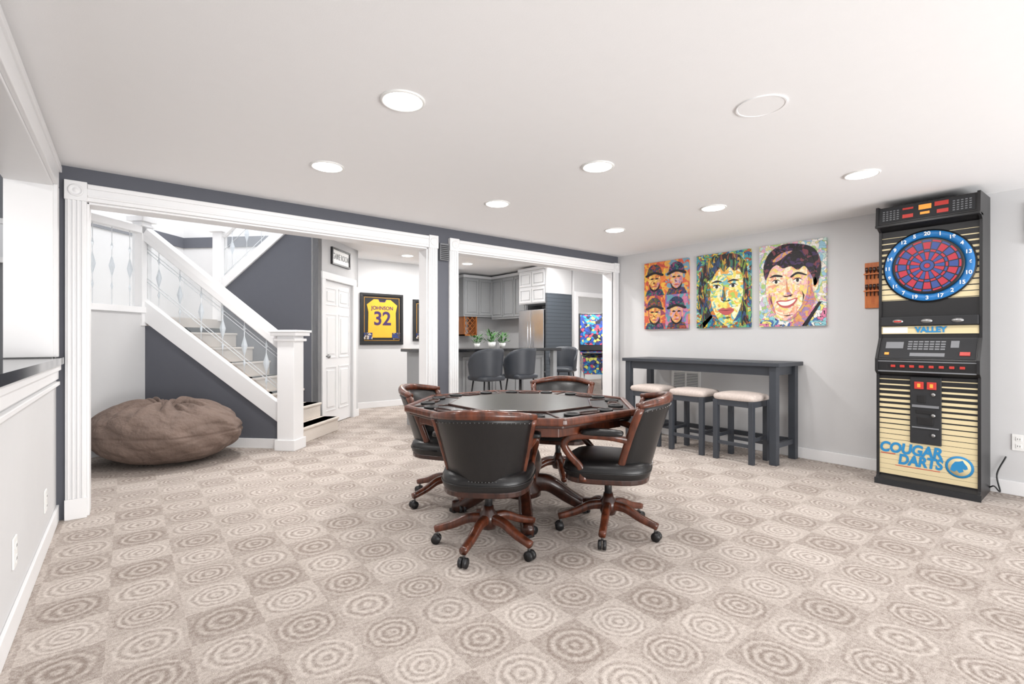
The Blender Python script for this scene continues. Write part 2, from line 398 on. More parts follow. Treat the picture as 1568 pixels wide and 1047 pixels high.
for d in (.15,.5): R.append(([(-1.7,1.17,2.66-d),(-.4,1.17,3.8-d)],.008,.008))
sweeps('balusters',R,M['rod'],S)
mk('baluster_crystals',V2,F2,M['glass'],S)
prism('glass_panel',[(-.1,.55),(-1.8,1.72),(-1.8,rail(1.8)-.07),(-.1,rail(.1)-.07)],.006,.014,M['pane'],S)
prism('upper_glass_panel',[(-1.7,2.12),(-.35,3.22),(-.35,3.85),(-1.7,2.68)],1.166,1.174,M['pane'],S)
boxes('half_wall_panel',[(-1.865,-1.857,-.76,-.1,1.62,2.48)],M['pane'],S)
boxes('half_wall_rail',[(-1.92,-1.80,-.8,0,2.48,2.56),(-1.92,-1.80,-.8,-.72,1.62,2.48)],M['trim'],S,bevel=.004)
boxes('half_wall',[(-1.9,-1.82,-.78,-.0,0,1.55)],M['wall'],S)
boxes('half_wall_ledge',[(-1.94,-1.78,-.78,.05,1.55,1.62)],M['trim'],S,bevel=.004)
prism('upper_stringer',[(-1.72,1.93),(-.30,3.09),(-.30,3.25),(-1.72,2.09)],1.12,1.2,M['trim'],S,bevel=.003)
sweep('upper_handrail',[(-1.72,1.17,2.72),(-.3,1.17,3.98)],.08,.1,M['trim'],S,power=.4,smooth=False)
boxes('upper_treads',[(-1.72+.22*(k-1),-.4,1.26,2.29,1.52+.19*(k-1),1.52+.19*k) for k in range(1,6)],M['steps'],S)
prism('wall_stair_dark',[(-1.72,0),(-.29,0),(-.29,3.1),(-1.72,1.95)],1.15,1.25,M['dark'],loc=N,rotz=A)
boxes('wall_landing',[(-3.4,-3.3,-.9,2.4,0,4.6),(-3.3,-1.95,-.9,-.8,0,4.6)],M['wall'],loc=N,rotz=A)
boxes('wall_stair_back',[(-3.4,-.39,2.3,2.4,0,4.6)],M['wall'],loc=N,rotz=A)
boxes('trim_landing_band',[(-3.3,-.39,2.28,2.3,2.78,2.95)],M['dark'],loc=N,rotz=A)
boxes('trim_landing_band_side',[(-3.3,-3.28,-.8,2.28,2.78,2.95)],M['dark'],loc=N,rotz=A)
boxes('wall_door',[(-.39,-.29,1.15,1.33,0,4.6),(-.39,-.29,2.23,2.425,0,HR),(-.39,-.29,1.33,2.425,2.1,4.6)],M['wall'],loc=N,rotz=A)
boxes('trim_4',[(-.29,-.27,1.24,1.33,0,2.1),(-.29,-.27,2.23,2.32,0,2.1),(-.29,-.268,1.23,2.33,2.1,2.2)],M['trim'],loc=N,rotz=A,bevel=.003)
boxes('baseboard_hall_door',[(-.29,-.275,2.32,2.43,0,.11)],M['trim'],loc=N,rotz=A)
Dr=empty('door_1',N,A)
boxes('leaf',[(-.36,-.325,1.332,2.228,.01,2.098)],M['trim'],Dr)
L=[]
for (y0,y1) in ((1.40,1.74),(1.82,2.16)):
    for (z0,z1) in ((.2,.85),(.97,1.62),(1.74,2.0)):
        L+= [(-.325,-.317,y0,y1,z0,z0+.02),(-.325,-.317,y0,y1,z1-.02,z1),(-.325,-.317,y0,y0+.02,z0,z1),(-.325,-.317,y1-.02,y1,z0,z1),(-.325,-.314,y0+.06,y1-.06,z0+.06,z1-.06)]
boxes('raised_panels',L,M['trim'],Dr,bevel=.003)
lathe('knob',[(.012,0),(.012,.04),(.028,.05),(.03,.065),(.02,.08),(.001,.082)],M['silver'],Dr,rot=(0,math.pi/2,0),loc=(-.325,1.40,1.0))
Sg=empty('framed_sign',(N[0],N[1],0),A)
boxes('frame',[(-.289,-.255,1.5,2.08,2.34,2.365),(-.289,-.255,1.5,2.08,2.565,2.59),(-.289,-.255,1.5,1.525,2.365,2.565),(-.289,-.255,2.055,2.08,2.365,2.565)],M['black'],Sg)
boxes('board',[(-.289,-.27,1.525,2.055,2.365,2.565)],M['white'],Sg)
text('lettering','GAME ROOM',.12,(-.268,1.79,2.465),M['black'],Sg,rot=(math.pi/2,0,math.pi/2),sx=.72,offset=.002)
boxes('wall_hall_back',[(2.86,5.35,8.51,8.61,0,HR),(2.86,2.96,7.85,8.51,0,HR),(5.25,5.35,8.61,9.3,0,HR)],M['wall'])
bb('baseboard_hall_back',[(2.96,5.35,8.495,8.51,0,.11)])
CARD=voro('card_print',[(90,70,50),(40,60,120),(200,190,180)],30,.05)
def framed_jersey(x,z,w,h):
    e=empty('framed_jersey',(x,8.51,z))
    f=.045
    boxes('frame',[(-w/2,w/2,-.04,0,h/2-f,h/2),(-w/2,w/2,-.04,0,-h/2,-h/2+f),(-w/2,-w/2+f,-.04,0,-h/2+f,h/2-f),(w/2-f,w/2,-.04,0,-h/2+f,h/2-f)],M['black'],e,bevel=.004)
    boxes('mat_board',[(-w/2+f,w/2-f,-.02,-.002,-h/2+f,h/2-f)],M['blackm'],e)
    boxes('mat_line',[(-w/2+f+.03,w/2-f-.03,-.022,-.02,h/2-f-.035,h/2-f-.03),(-w/2+f+.03,w/2-f-.03,-.022,-.02,-h/2+f+.03,-h/2+f+.035),(-w/2+f+.03,-w/2+f+.035,-.022,-.02,-h/2+f+.03,h/2-f-.03),(w/2-f-.035,w/2-f-.03,-.022,-.02,-h/2+f+.03,h/2-f-.03)],M['gold'],e)
    k=w/.82
    P=[(-.27,-.34),(.27,-.34),(.26,.12),(.29,.26),(.16,.36),(.08,.36),(.05,.31),(-.05,.31),(-.08,.36),(-.16,.36),(-.29,.26),(-.26,.12)]
    prism('jersey',[(a*k,b*h/.94) for a,b in P],-.03,-.02,M['gold'],e)
    prism('collar',[(a*k,b*h/.94) for a,b in [(-.08,.365),(-.05,.31),(.05,.31),(.08,.365),(.065,.365),(.04,.325),(-.04,.325),(-.065,.365)]],-.032,-.03,M['purple'],e)
    text('name_letters','JOHNSON',.09*k,(0,-.032,.20),M['purple'],e,offset=.002)
    text('number','32',.34*k,(0,-.032,.0),M['purple'],e,offset=.008)
    for s in (-1,1): boxes('photo_card',[(s*.27-.08,s*.27+.08,-.032,-.03,-.37,-.25)],CARD,e)
framed_jersey(3.68,1.62,.83,.94)
framed_jersey(4.72,1.62,.83,.80)

# ------------------------------------------------------------ bean bag
def beanbag():
    bm=bmesh.new(); bmesh.ops.create_uvsphere(bm,u_segments=220,v_segments=110,radius=1)
    for v in bm.verts:
        x,y,z=v.co; a=math.atan2(y,x); r=math.hypot(x,y)
        top=max(0,z); zz=z*.31
        rr=r**.75
        g=(abs(math.sin(a*6.5+.8*math.sin(r*5)+.3))**.45)
        fold=-.06*(1-g)*math.exp(-((r-.33)/.36)**2)*(z>0)
        fold+=.014*math.sin(a*21+r*7+math.sin(a*3)*2)*math.exp(-((r-.35)/.3)**2)*(z>0)
        dim=-.11*math.exp(-(r/.12)**2)*(z>0)
        lump=.022*math.sin(a*3+1.2)*top*r+.02*math.sin(a*5-.5+r*4)*top
        zz+=fold+dim+lump
        cre=-.02*math.exp(-((z-.02)/.03)**2)-.014*(abs(math.sin(z*9+math.sin(a*4)*1.3))**8)*(abs(z)<.8)
        kx=1+.022*math.sin(a*5+z*4)+.014*math.sin(a*13+z*9)+cre
        if r>1e-4: v.co=(x*rr/r*.71*kx,y*rr/r*.58*kx,max(zz+.31,0))
        else: v.co=(0,0,max(zz+.31,0))
    me=bpy.data.meshes.new('bean_bag_chair'); bm.to_mesh(me); bm.free(); me.materials.append(M['beanbag'])
    for p in me.polygons:p.use_smooth=True
    o=bpy.data.objects.new('bean_bag_chair',me); COL.objects.link(o); o.location=(.32,6.10,0); o.rotation_euler[2]=A
beanbag()

# ------------------------------------------------------------ kitchen
boxes('wall_kitchen_back',[(5.36,6.84,9.22,9.3,0,HR)],M['wall'])
boxes('wall_appliance_side',[(6.87,6.95,6.82,9.3,0,HR)],M['wall'])
boxes('wall_doorway',[(6.87,6.97,6.7,6.8,0,HR),(6.97,7.9,6.7,6.8,2.1,HR),(7.9,12,6.7,6.8,0,HR)],M['wall'])
boxes('trim_5',[(6.88,6.97,6.675,6.7,0,2.1),(7.9,7.99,6.675,6.7,0,2.1),(6.88,7.99,6.675,6.7,2.1,2.19)],M['trim'],bevel=.003)
boxes('wall_game_nook',[(6.95,12,10.4,10.5,0,HR),(11.9,12,6.8,10.4,0,HR)],M['bright'])
boxes('wall_east_end',[(11.9,12,4.67,6.7,0,HR)],M['wall'])
K=empty('kitchen_cabinets',(0,0,0))
boxes('upper_boxes_back',[(5.7,6.85,8.87,9.2,1.75,2.6)],M['cab'],K)
boxes('upper_boxes_right',[(6.45,6.85,7.62,8.87,1.70,2.6)],M['cab'],K)
boxes('base_boxes',[(5.7,6.85,8.65,9.2,0,.96),(6.25,6.85,7.62,8.65,0,.96)],M['cab'],K)
boxes('worktop',[(5.68,6.85,8.6,9.2,.96,1.0),(6.2,6.85,7.62,8.62,.96,1.0)],M['granite'],K)
boxes('over_fridge_box',[(6.22,6.85,6.8,7.6,1.95,2.6)],M['cablight'],K)
boxes('crown',[(5.68,6.85,8.84,9.2,2.6,2.66),(6.42,6.85,7.6,8.87,2.6,2.66),(6.19,6.85,6.8,7.62,2.6,2.66)],M['cablight'],K,bevel=.01)
def shaker_y(x0,x1,z0,z1,y):
    g=.008;f=.05
    return [(x0+g,x1-g,y-.018,y,z0+g,z0+f),(x0+g,x1-g,y-.018,y,z1-f,z1-g),(x0+g,x0+f,y-.018,y,z0+f,z1-f),(x1-f,x1-g,y-.018,y,z0+f,z1-f),(x0+f+.02,x1-f-.02,y-.012,y,z0+f+.02,z1-f-.02)]
def shaker_x(y0,y1,z0,z1,x):
    g=.008;f=.05
    return [(x-.018,x,y0+g,y1-g,z0+g,z0+f),(x-.018,x,y0+g,y1-g,z1-f,z1-g),(x-.018,x,y0+g,y0+f,z0+f,z1-f),(x-.018,x,y1-f,y1-g,z0+f,z1-f),(x-.012,x,y0+f+.02,y1-f-.02,z0+f+.02,z1-f-.02)]
L=[]
for i in range(2): L+=shaker_y(5.72+i*.37,6.09+i*.37,1.78,2.58,8.87)+shaker_y(5.72+i*.37,6.09+i*.37,.1,.94,8.65)
for i in range(3): L+=shaker_x(7.63+i*.41,8.04+i*.41,1.73,2.58,6.45)
for i in range(2): L+=shaker_x(7.63+i*.48,8.11+i*.48,.1,.94,6.25)
boxes('door_fronts',L,M['cab'],K,bevel=.003)
L=[]
for i in range(2): L+=shaker_x(6.81+i*.39,7.2+i*.39,2.28,2.58,6.22)+shaker_x(6.81+i*.39,7.2+i*.39,1.96,2.26,6.22)
boxes('fridge_top_doors',L,M['cablight'],K,bevel=.003)
boxes('wine_rack_box',[(5.72,6.05,8.87,9.2,1.33,1.36),(5.72,5.74,8.87,9.2,1.33,1.75),(6.03,6.05,8.87,9.2,1.33,1.75)],M['orangewood'],K)
Q=[]
for i in range(-3,4):
    for sg in (1,-1):
        c=5.885+i*.12
        a=(c-.2*sg,1.345);b=(c+.2*sg,1.745); xs=[]
        for j in range(41):
            t=j/40; x=a[0]+(b[0]-a[0])*t
            if 5.74<=x<=6.03: xs.append((x,a[1]+(b[1]-a[1])*t))
        if len(xs)>3: Q.append(([(xs[0][0],8.9,xs[0][1]),(xs[-1][0],8.9,xs[-1][1])],.015,.015))
sweeps('wine_lattice',Q,M['orangewood'],K)
boxes('wall_fridge_end',[(6.2,6.85,6.74,6.79,0,2.13)],M['bead'])
boxes('wall_fridge_end_upper',[(6.2,6.85,6.74,6.79,2.13,HR)],M['wall'])
Fz=empty('refrigerator',(6.2,7.2,0))
boxes('body',[(0.03,.63,-.38,.38,.02,1.83)],M['gray'],Fz)
boxes('feet',[(0.1,.16,-.34,-.28,0,.02),(0.1,.16,.28,.34,0,.02),(.5,.56,-.34,-.28,0,.02),(.5,.56,.28,.34,0,.02)],M['black'],Fz)
boxes('freezer_drawer',[(-.02,.03,-.375,.375,.06,.62)],M['steel'],Fz,bevel=.008)
boxes('french_doors',[(-.02,.03,-.375,-.004,.64,1.82),(-.02,.03,.004,.375,.64,1.82)],M['steel'],Fz,bevel=.008)
sweeps('handles',[([(-.06,-.04,.75),(-.06,-.04,1.6)],.02,.02),([(-.06,.04,.75),(-.06,.04,1.6)],.02,.02),([(-.06,-.3,.55),(-.06,.3,.55)],.02,.02)],M['steel'],Fz)
I=empty('kitchen_island',(0,0,0))
boxes('cabinet',[(3.2,5.40,5.95,6.5,0,1.06)],M['cab'],I)
L=[]
for i in range(4): L+=shaker_y(3.25+i*.54,3.76+i*.54,.12,1.0,5.95)
boxes('panels',L,M['cab'],I,bevel=.003)
boxes('countertop',[(3.12,5.58,5.72,6.55,1.065,1.11)],M['granite'],I,bevel=.008)
boxes('support_leg',[(5.45,5.53,5.78,5.86,0,1.065)],M['cab'],I,bevel=.004)
def bar_stool(x,y,rz):
    e=empty('bar_stool',(x,y,0),rz)
    V=[];F=[];nu=16;nv=8
    def pt(u,v,o):
        a=(u-.5)*math.radians(230); r=.20+.03*v+o
        return (r*math.sin(a),-r*math.cos(a)*.9+.02,.72+.40*v*(1-.55*abs(2*u-1)**3))
    for o in (0,.025):
        for j in range(nv+1):
            for i in range(nu+1): V.append(pt(i/nu,j/nv,o))
    S1=(nu+1)*(nv+1)
    for j in range(nv):
        for i in range(nu):
            a=j*(nu+1)+i
            F.append([a,a+1,a+nu+2,a+nu+1]); F.append([S1+a+nu+1,S1+a+nu+2,S1+a+1,S1+a])
    for i in range(nu):
        a=nv*(nu+1)+i; F.append([a,a+1,S1+a+1,S1+a]); F.append([i+1,i,S1+i,S1+i+1])
    for j in range(nv):
        for i in (0,nu):
            a=j*(nu+1)+i; F.append([a,a+nu+1,S1+a+nu+1,S1+a])
    mk('bucket_back',V,F,M['charwood'],e,smooth=True)
    cushion('seat',-.2,.2,-.19,.21,.68,.76,M['charwood'],e)
    L=[]
    for sx in (-1,1):
        for sy in (-1,1):
            L.append(([(sx*.13,sy*.13,.69),(sx*.2,sy*.2,0.0)],.022,.022))
    for p,q in (((-1,-1),(1,-1)),((1,-1),(1,1)),((1,1),(-1,1)),((-1,1),(-1,-1))):
        L.append(([(p[0]*.178,p[1]*.178,.25),(q[0]*.178,q[1]*.178,.25)],.016,.016))
    sweeps('legs',L,M['black'],e)
bar_stool(3.81,5.35,0); bar_stool(4.40,5.35,.05); bar_stool(5.95,6.05,math.pi/2+.5)
def pot(x,y,z,s):
    e=empty('potted_herb',(x,y,z))
    lathe('pot',[(.035*s,0),(.05*s,.07*s),(.045*s,.07*s),(.04*s,.05*s)],M['white'],e,seg=16)
    V=[];F=[]
    for i in range(46):
        a=random.random()*6.28; r=random.random()*.1*s; h=.07*s+random.random()*.12*s
        d=Vector((math.cos(a),math.sin(a),.2+random.random())); p=Vector((r*math.cos(a),r*math.sin(a),h)); sd=Vector((-math.sin(a),math.cos(a),0))*.014*s
        n=len(V); V+=[p,p+d*.025*s+sd,p+d*.06*s,p+d*.025*s-sd]; F.append([n,n+1,n+2,n+3])
    mk('leaves',V,F,M['green'],e)
    sweeps('stems',[([(0,0,.04*s),(.05*s*math.cos(i*1.3),.05*s*math.sin(i*1.3),.14*s)],.006,.006) for i in range(5)],M['green'],e)
pot(4.55,6.25,1.11,1.3); pot(4.8,6.3,1.11,1.1); pot(4.3,6.3,1.11,1.0)
Pb=empty('pinball_machine',(8.65,7.80,0),-.75)
pm=voro('pinball_art',[(20,60,140),(30,120,160),(170,60,84),(190,190,90),(20,20,40),(30,50,110)],16,.03,emit=.1)
prism('cabinet',[(-.65,.5),(.65,.55),(.65,.98),(-.65,.8)],-.28,.28,pm,Pb,axis='x')
boxes('backbox',[(-.31,.31,.42,.68,.98,1.9)],M['black'],Pb,bevel=.01)
boxes('backglass',[(-.28,.28,.412,.42,1.12,1.86)],pm,Pb)
boxes('playfield_glass',[(-.25,.25,-.6,.4,.93,.94)],M['black'],Pb)
boxes('front_panel',[(-.28,.28,-.68,-.65,.47,.84)],pm,Pb)
sweeps('legs',[([(sx*.26,sy*.6,.6),(sx*.28,sy*.64,0.0)],.05,.05) for sx in (-1,1) for sy in (-1,1)],M['steel'],Pb)

# ------------------------------------------------------------ pop-art canvases
F1=voro('art_skin_warm',[(246,222,176),(240,192,160),(250,238,210),(236,168,136),(240,216,126),(242,190,194),(250,238,210)],30,.0,warp=.25)
F1s=voro('art_skin_shadow',[(214,140,100),(200,124,144),(220,168,98),(160,134,176)],34,.0,warp=.25)
F2m=voro('art_skin_lime',[(240,226,110),(246,234,170),(172,206,96),(240,176,84),(124,190,196),(246,240,206)],28,.0,warp=.25)
F2s=voro('art_shadow_teal',[(70,140,150),(206,120,50),(100,100,50),(60,100,150)],30,.0,warp=.25)
BG3=voro('art_ground_pastel',[(190,216,206),(222,214,150),(204,190,214),(150,196,214),(238,232,218),(226,170,186),(166,200,120),(238,234,228)],24,.02,edgecol=(110,110,130),warp=.25)
BG2=voro('art_ground_teal',[(60,150,164),(110,176,120),(226,200,76),(50,94,146),(176,96,60),(150,200,204)],26,.03,warp=.25)
HR3=voro('art_hair_dark',[(26,22,26),(34,28,32),(66,44,86),(24,20,24),(120,60,72),(30,26,28)],34,.0,warp=.25)
HR2=voro('art_hair_multi',[(34,32,34),(136,70,50),(44,70,110),(28,26,30),(200,160,60),(56,120,100),(30,30,34),(120,150,60)],26,.0,stretch=(1.8,1,.6),warp=.3)
JK3=voro('art_jacket',[(140,200,210),(220,130,164),(240,226,130),(74,114,176),(240,238,234)],22,.03,warp=.25)
Q1=[voro('art_quad_a',[(228,126,64),(236,184,70),(196,80,64)],20,.0,warp=.2),voro('art_quad_b',[(210,96,70),(224,164,80),(116,156,176)],20,.0,warp=.2),voro('art_quad_c',[(206,90,64),(230,156,76),(150,68,96)],20,.0,warp=.2),voro('art_quad_d',[(136,110,170),(204,126,156),(100,156,170)],20,.0,warp=.2)]
CAP=[voro('art_cap_a',[(60,60,110),(96,96,60),(164,76,60)],34,.04,warp=.2),voro('art_cap_b',[(44,60,96),(146,66,110),(60,120,110)],34,.04,warp=.2)]
FQ=[voro('art_face_q1',[(232,172,84),(240,204,120),(206,120,70)],36,.0,warp=.2),voro('art_face_q2',[(230,192,130),(200,160,180),(236,152,90)],36,.0,warp=.2)]
INK=mat('art_ink',(28,25,30),.5); WHT=mat('art_white',(246,242,232),.5); LIP=mat('art_lip',(190,90,90),.5)
def canvas(yc,build,edge):
    w,h=.656,.885
    e=empty('pop_art_canvas',(XR,yc,1.38),-math.pi/2)
    def poly(nm,pts,m,lv,sm=False):
        P=[Vector((p[0],p[1],0)) for p in pts]
        if sm:
            Q=[P[-1]]+P+[P[0],P[1]]; out=[]
            for i in range(1,len(Q)-2):
                a,b,c,d=Q[i-1],Q[i],Q[i+1],Q[i+2]
                for k in range(6):
                    t=k/6; out.append(.5*((2*b)+(c-a)*t+(2*a-5*b+4*c-d)*t*t+(3*b-a-3*c+d)*t**3))
            P=out
        P=[((min(1,max(0,p[0]))-.5)*w,min(1,max(0,p[1]))*h) for p in P]
        y=-.035-.0012*lv
        prism(nm,P,y,y+.0011,m,e)
    boxes('stretched_canvas',[(-w/2,w/2,-.035,0,0,h)],edge,e)
    build(poly)
def ell(cx,cy,rx,ry,n=16):
    return [(cx+rx*math.cos(2*math.pi*i/n),cy+ry*math.sin(2*math.pi*i/n)) for i in range(n)]
def art3(p):
    p('jacket',[(0,.0),(1,.0),(1,.22),(.88,.26),(.72,.14),(.55,.05),(.35,.06),(.2,.12),(.05,.10),(0,.04)],JK3,1)
    p('lapel',[(.66,0),(.9,.28),(.94,.27),(.73,.0)],INK,2)
    p('neck',[(.5,.0),(.68,.0),(.86,.3),(.8,.45),(.6,.2)],F1s,2)
    p('ear',ell(.845,.50,.05,.10,14),F1,3); p('ear_inner',ell(.85,.50,.025,.06,12),F1s,4)
    p('hair',[(.10,.58),(.07,.74),(.16,.90),(.36,.985),(.62,.97),(.84,.89),(.93,.72),(.91,.56),(.84,.46),(.80,.60),(.7,.74),(.5,.72),(.3,.76),(.16,.66)],HR3,4,True)
    p('face',[(.14,.64),(.11,.46),(.15,.28),(.27,.13),(.42,.065),(.58,.12),(.72,.26),(.80,.44),(.80,.60),(.70,.73),(.45,.74),(.25,.74)],F1,5,True)
    p('side_shadow',[(.80,.60),(.80,.44),(.72,.26),(.58,.12),(.42,.065),(.56,.145),(.68,.28),(.745,.45),(.74,.62),(.75,.68)],F1s,6,True)
    p('cheek_shadow',[(.16,.42),(.16,.28),(.27,.14),(.24,.24),(.20,.34)],F1s,6,True)
    p('forelock',[(.12,.60),(.10,.76),(.22,.90),(.48,.95),(.72,.90),(.84,.74),(.84,.54),(.79,.60),(.70,.70),(.60,.665),(.50,.715),(.38,.70),(.28,.75),(.19,.70)],HR3,7,True)
    p('hair_shine',[(.22,.80),(.35,.88),(.52,.90),(.42,.85),(.3,.79)],F1s,8,True)
    p('brow_a',[(.17,.60),(.25,.632),(.36,.615),(.365,.595),(.26,.605)],INK,8,True)
    p('brow_b',[(.50,.60),(.60,.64),(.72,.605),(.72,.59),(.60,.615),(.51,.58)],INK,8,True)
    for cx in (.275,.60):
        p('eye_white',[(cx-.065,.54),(cx,.563),(cx+.065,.54),(cx,.52)],WHT,8,True); p('iris',ell(cx,.542,.022,.021,12),INK,9); p('lid',[(cx-.075,.538),(cx-.03,.568),(cx+.03,.568),(cx+.08,.538),(cx+.03,.557),(cx-.03,.557)],INK,10)
        p('eye_bag',[(cx-.05,.505),(cx,.49),(cx+.06,.505),(cx,.498)],F1s,8)
    p('nose_shadow',[(.44,.57),(.455,.46),(.50,.40),(.525,.37),(.49,.35),(.45,.37),(.43,.46)],F1s,8,True)
    p('nostrils',[(.37,.375),(.40,.355),(.45,.362),(.50,.355),(.53,.38),(.50,.372),(.45,.352),(.40,.366)],INK,9)
    p('lips',[(.275,.298),(.34,.315),(.42,.310),(.50,.320),(.60,.335),(.55,.262),(.46,.222),(.35,.237)],LIP,8,True)
    p('teeth',[(.305,.292),(.36,.298),(.45,.296),(.57,.320),(.53,.275),(.45,.248),(.36,.255)],WHT,9,True)
    p('smile_line',[(.66,.42),(.70,.36),(.67,.26),(.68,.36)],INK,8); p('smile_line_b',[(.20,.40),(.185,.32),(.22,.24),(.20,.32)],INK,8)
    p('chin_line',[(.38,.135),(.45,.12),(.54,.14),(.45,.132)],INK,8)
def art2(p):
    p('hair',[(.0,.0),(.14,.0),(.02,.3),(.04,.6),(.12,.85),(.35,.98),(.7,.97),(.92,.85),(.98,.6),(.95,.3),(.98,.05),(.8,.0),(.85,.2),(.5,.3)],HR2,1)
    p('face',[(.20,.62),(.2,.4),(.28,.2),(.42,.06),(.56,.02),(.72,.10),(.84,.3),(.88,.55),(.82,.74),(.66,.84),(.45,.84),(.3,.78)],F2m,2,True)
    p('shadow',[(.20,.60),(.20,.4),(.28,.2),(.42,.06),(.56,.02),(.42,.12),(.32,.26),(.27,.42),(.28,.52),(.25,.6)],F2s,3,True)
    p('fringe',[(.1,.5),(.1,.8),(.3,.95),(.7,.97),(.9,.85),(.95,.5),(.90,.44),(.88,.62),(.82,.75),(.72,.74),(.64,.80),(.54,.74),(.46,.79),(.36,.72),(.28,.62),(.23,.64),(.19,.45),(.14,.35)],HR2,4,True)
    for cx in (.40,.70):
        p('brow',[(cx-.11,.60),(cx,.635),(cx+.11,.605),(cx,.61)],INK,5,True)
        p('eye_white',[(cx-.075,.545),(cx,.573),(cx+.075,.545),(cx,.525)],WHT,5,True); p('iris',ell(cx,.549,.028,.024,12),INK,6); p('lid',[(cx-.09,.543),(cx-.03,.578),(cx+.03,.578),(cx+.09,.545),(cx+.03,.564),(cx-.03,.564)],INK,7)
    p('nose_shadow',[(.53,.56),(.50,.44),(.48,.37),(.53,.35),(.57,.37),(.55,.46)],F2s,5,True)
    p('nostrils',[(.49,.365),(.53,.345),(.58,.352),(.63,.347),(.655,.37),(.62,.36),(.58,.343),(.53,.356)],INK,6)
    p('lips',[(.43,.23),(.51,.262),(.575,.25),(.64,.262),(.72,.23),(.65,.18),(.57,.165),(.50,.182)],LIP,5,True); p('mouth_line',[(.43,.23),(.57,.222),(.72,.23),(.57,.230)],INK,6)
    p('chin_shadow',[(.50,.13),(.58,.115),(.66,.135),(.58,.145)],F2s,5,True)
def art1(p):
    for qi,(ox,oy) in enumerate(((0,.5),(.5,.5),(0,0),(.5,0))):
        def q(nm,pts,m,l,sm=False): p(nm,[(ox+min(1,max(0,a))*.5,oy+min(1,max(0,b))*.5) for a,b in pts],m,l,sm)
        q('ground',[(0,0),(1,0),(1,1),(0,1)],Q1[qi],1)
        q('shoulders',[(.05,0),(.95,0),(.85,.17),(.5,.24),(.15,.17)],CAP[(qi+1)%2],2)
        q('face',ell(.5,.46,.28,.34,18),FQ[qi%2],3)
        q('cheek',[(.74,.5),(.72,.3),(.6,.16),(.5,.12),(.6,.3),(.64,.5)],F1s,4,True)
        q('cap',[(.18,.60),(.2,.80),(.38,.92),(.62,.92),(.8,.80),(.82,.60),(.5,.68)],CAP[qi%2],5,True)
        q('brim',[(.10,.63),(.5,.71),(.90,.63),(.86,.57),(.5,.645),(.14,.57)],INK,6,True)
        for cx in (.39,.61): q('eye',[(cx-.08,.50),(cx,.53),(cx+.08,.50),(cx,.485)],INK,6,True)
        q('nose',[(.49,.48),(.44,.38),(.48,.36),(.55,.37),(.50,.385),(.46,.385)],INK,6)
        q('mouth',[(.38,.275),(.5,.295),(.62,.275),(.5,.25)],LIP,6,True)
        q('beard',[(.25,.36),(.3,.2),(.5,.12),(.7,.2),(.75,.36),(.66,.24),(.5,.17),(.34,.24)],INK,6,True)
canvas(3.705,art1,Q1[1]); canvas(2.934,art2,BG2); canvas(2.177,art3,BG3)

# ------------------------------------------------------------ dart board cabinet
E=empty('electronic_dartboard_machine',(5.07,1.0,0),-math.pi/2)
prof=[(0,0),(0,.05),(.03,.07),(.03,.94),(-.015,.97),(-.015,1.075),(.09,1.25),(.10,2.17),(.0,2.215),(.015,2.375),(.44,2.395),(.44,0)]
for x in (-.33,.31): prism('side_panel',prof,x,x+.02,M['black'],E,axis='x',bevel=.002)
inn=[(.005,0),(.005,.05),(.05,.08),(.05,.93),(0,.97),(0,1.07),(.105,1.25),(.125,2.17),(.01,2.22),(.025,2.365),(.43,2.38),(.43,0)]
prism('body',inn,-.31,.31,M['black'],E,axis='x')
boxes('lower_art',[(-.31,.31,.042,.05,.09,.93)],M['str1'],E)
boxes('upper_art',[(-.31,.31,.112,.118,1.43,2.17)],M['str2'],E)
boxes('kick',[(-.335,.335,-.01,.0,0,.05)],M['blackm'],E)
boxes('coin_door',[(-.10,.10,.028,.042,.38,.93)],M['blackm'],E,bevel=.012,segs=3)
boxes('coin_frame',[(-.085,.085,.02,.028,.68,.70),(-.085,.085,.02,.028,.51,.52)],M['gray'],E)
boxes('coin_lamps',[(-.07,-.01,.018,.028,.83,.89),(.01,.07,.018,.028,.83,.89)],M['red'],E,bevel=.003)
boxes('coin_lamp_centers',[(-.05,-.03,.0165,.018,.845,.875),(.03,.05,.0165,.018,.845,.875)],M['orange'],E)
boxes('coin_slots',[(-.05,.0,.022,.028,.72,.78),(-.05,.05,.022,.028,.54,.60),(-.06,.06,.022,.028,.63,.66)],M['black'],E,bevel=.002)
for z in (.79,.46,.62): lathe('lock',[(.014,0),(.014,.01),(.002,.012)],M['silver'],E,seg=14,rot=(math.pi/2,0,0),loc=(.05,.028,z))
text('logo_top','COUGAR',.115,(-.105,.040,.315),M['cyan'],E,sx=.84,shear=.15,offset=.005)
text('logo_bottom','DARTS',.115,(-.04,.040,.225),M['cyan'],E,sx=.80,shear=.15,offset=.005)
boxes('logo_underline',[(-.30,-.20,.040,.042,.262,.268),(-.20,.09,.040,.042,.17,.175)],M['red'],E)
lathe('logo_disc',[(.085,0),(.085,.003),(.07,.003)],M['cyan'],E,seg=32,rot=(math.pi/2,0,0),loc=(.205,.042,.235))
lathe('logo_disc_inner',[(.068,0),(.068,.0045),(.001,.0045)],M['beige'],E,seg=32,rot=(math.pi/2,0,0),loc=(.205,.042,.235))
prism('logo_cat',[(x-.01,z+.035) for x,z in [(.16,.17),(.17,.21),(.19,.24),(.215,.245),(.235,.255),(.245,.235),(.26,.215),(.265,.195),(.25,.185),(.235,.19),(.24,.17),(.215,.155),(.2,.175),(.185,.16)]],.034,.036,M['cyan'],E)
boxes('button_lamps',[(-.22+i*.062,-.19+i*.062,-.012,0,1.005,1.025) for i in range(8)],M['red'],E,bevel=.002)
boxes('shelf_trim',[(-.31,.31,-.004,0,.965,.975),(-.31,.31,-.004,0,1.05,1.058)],M['gray'],E)
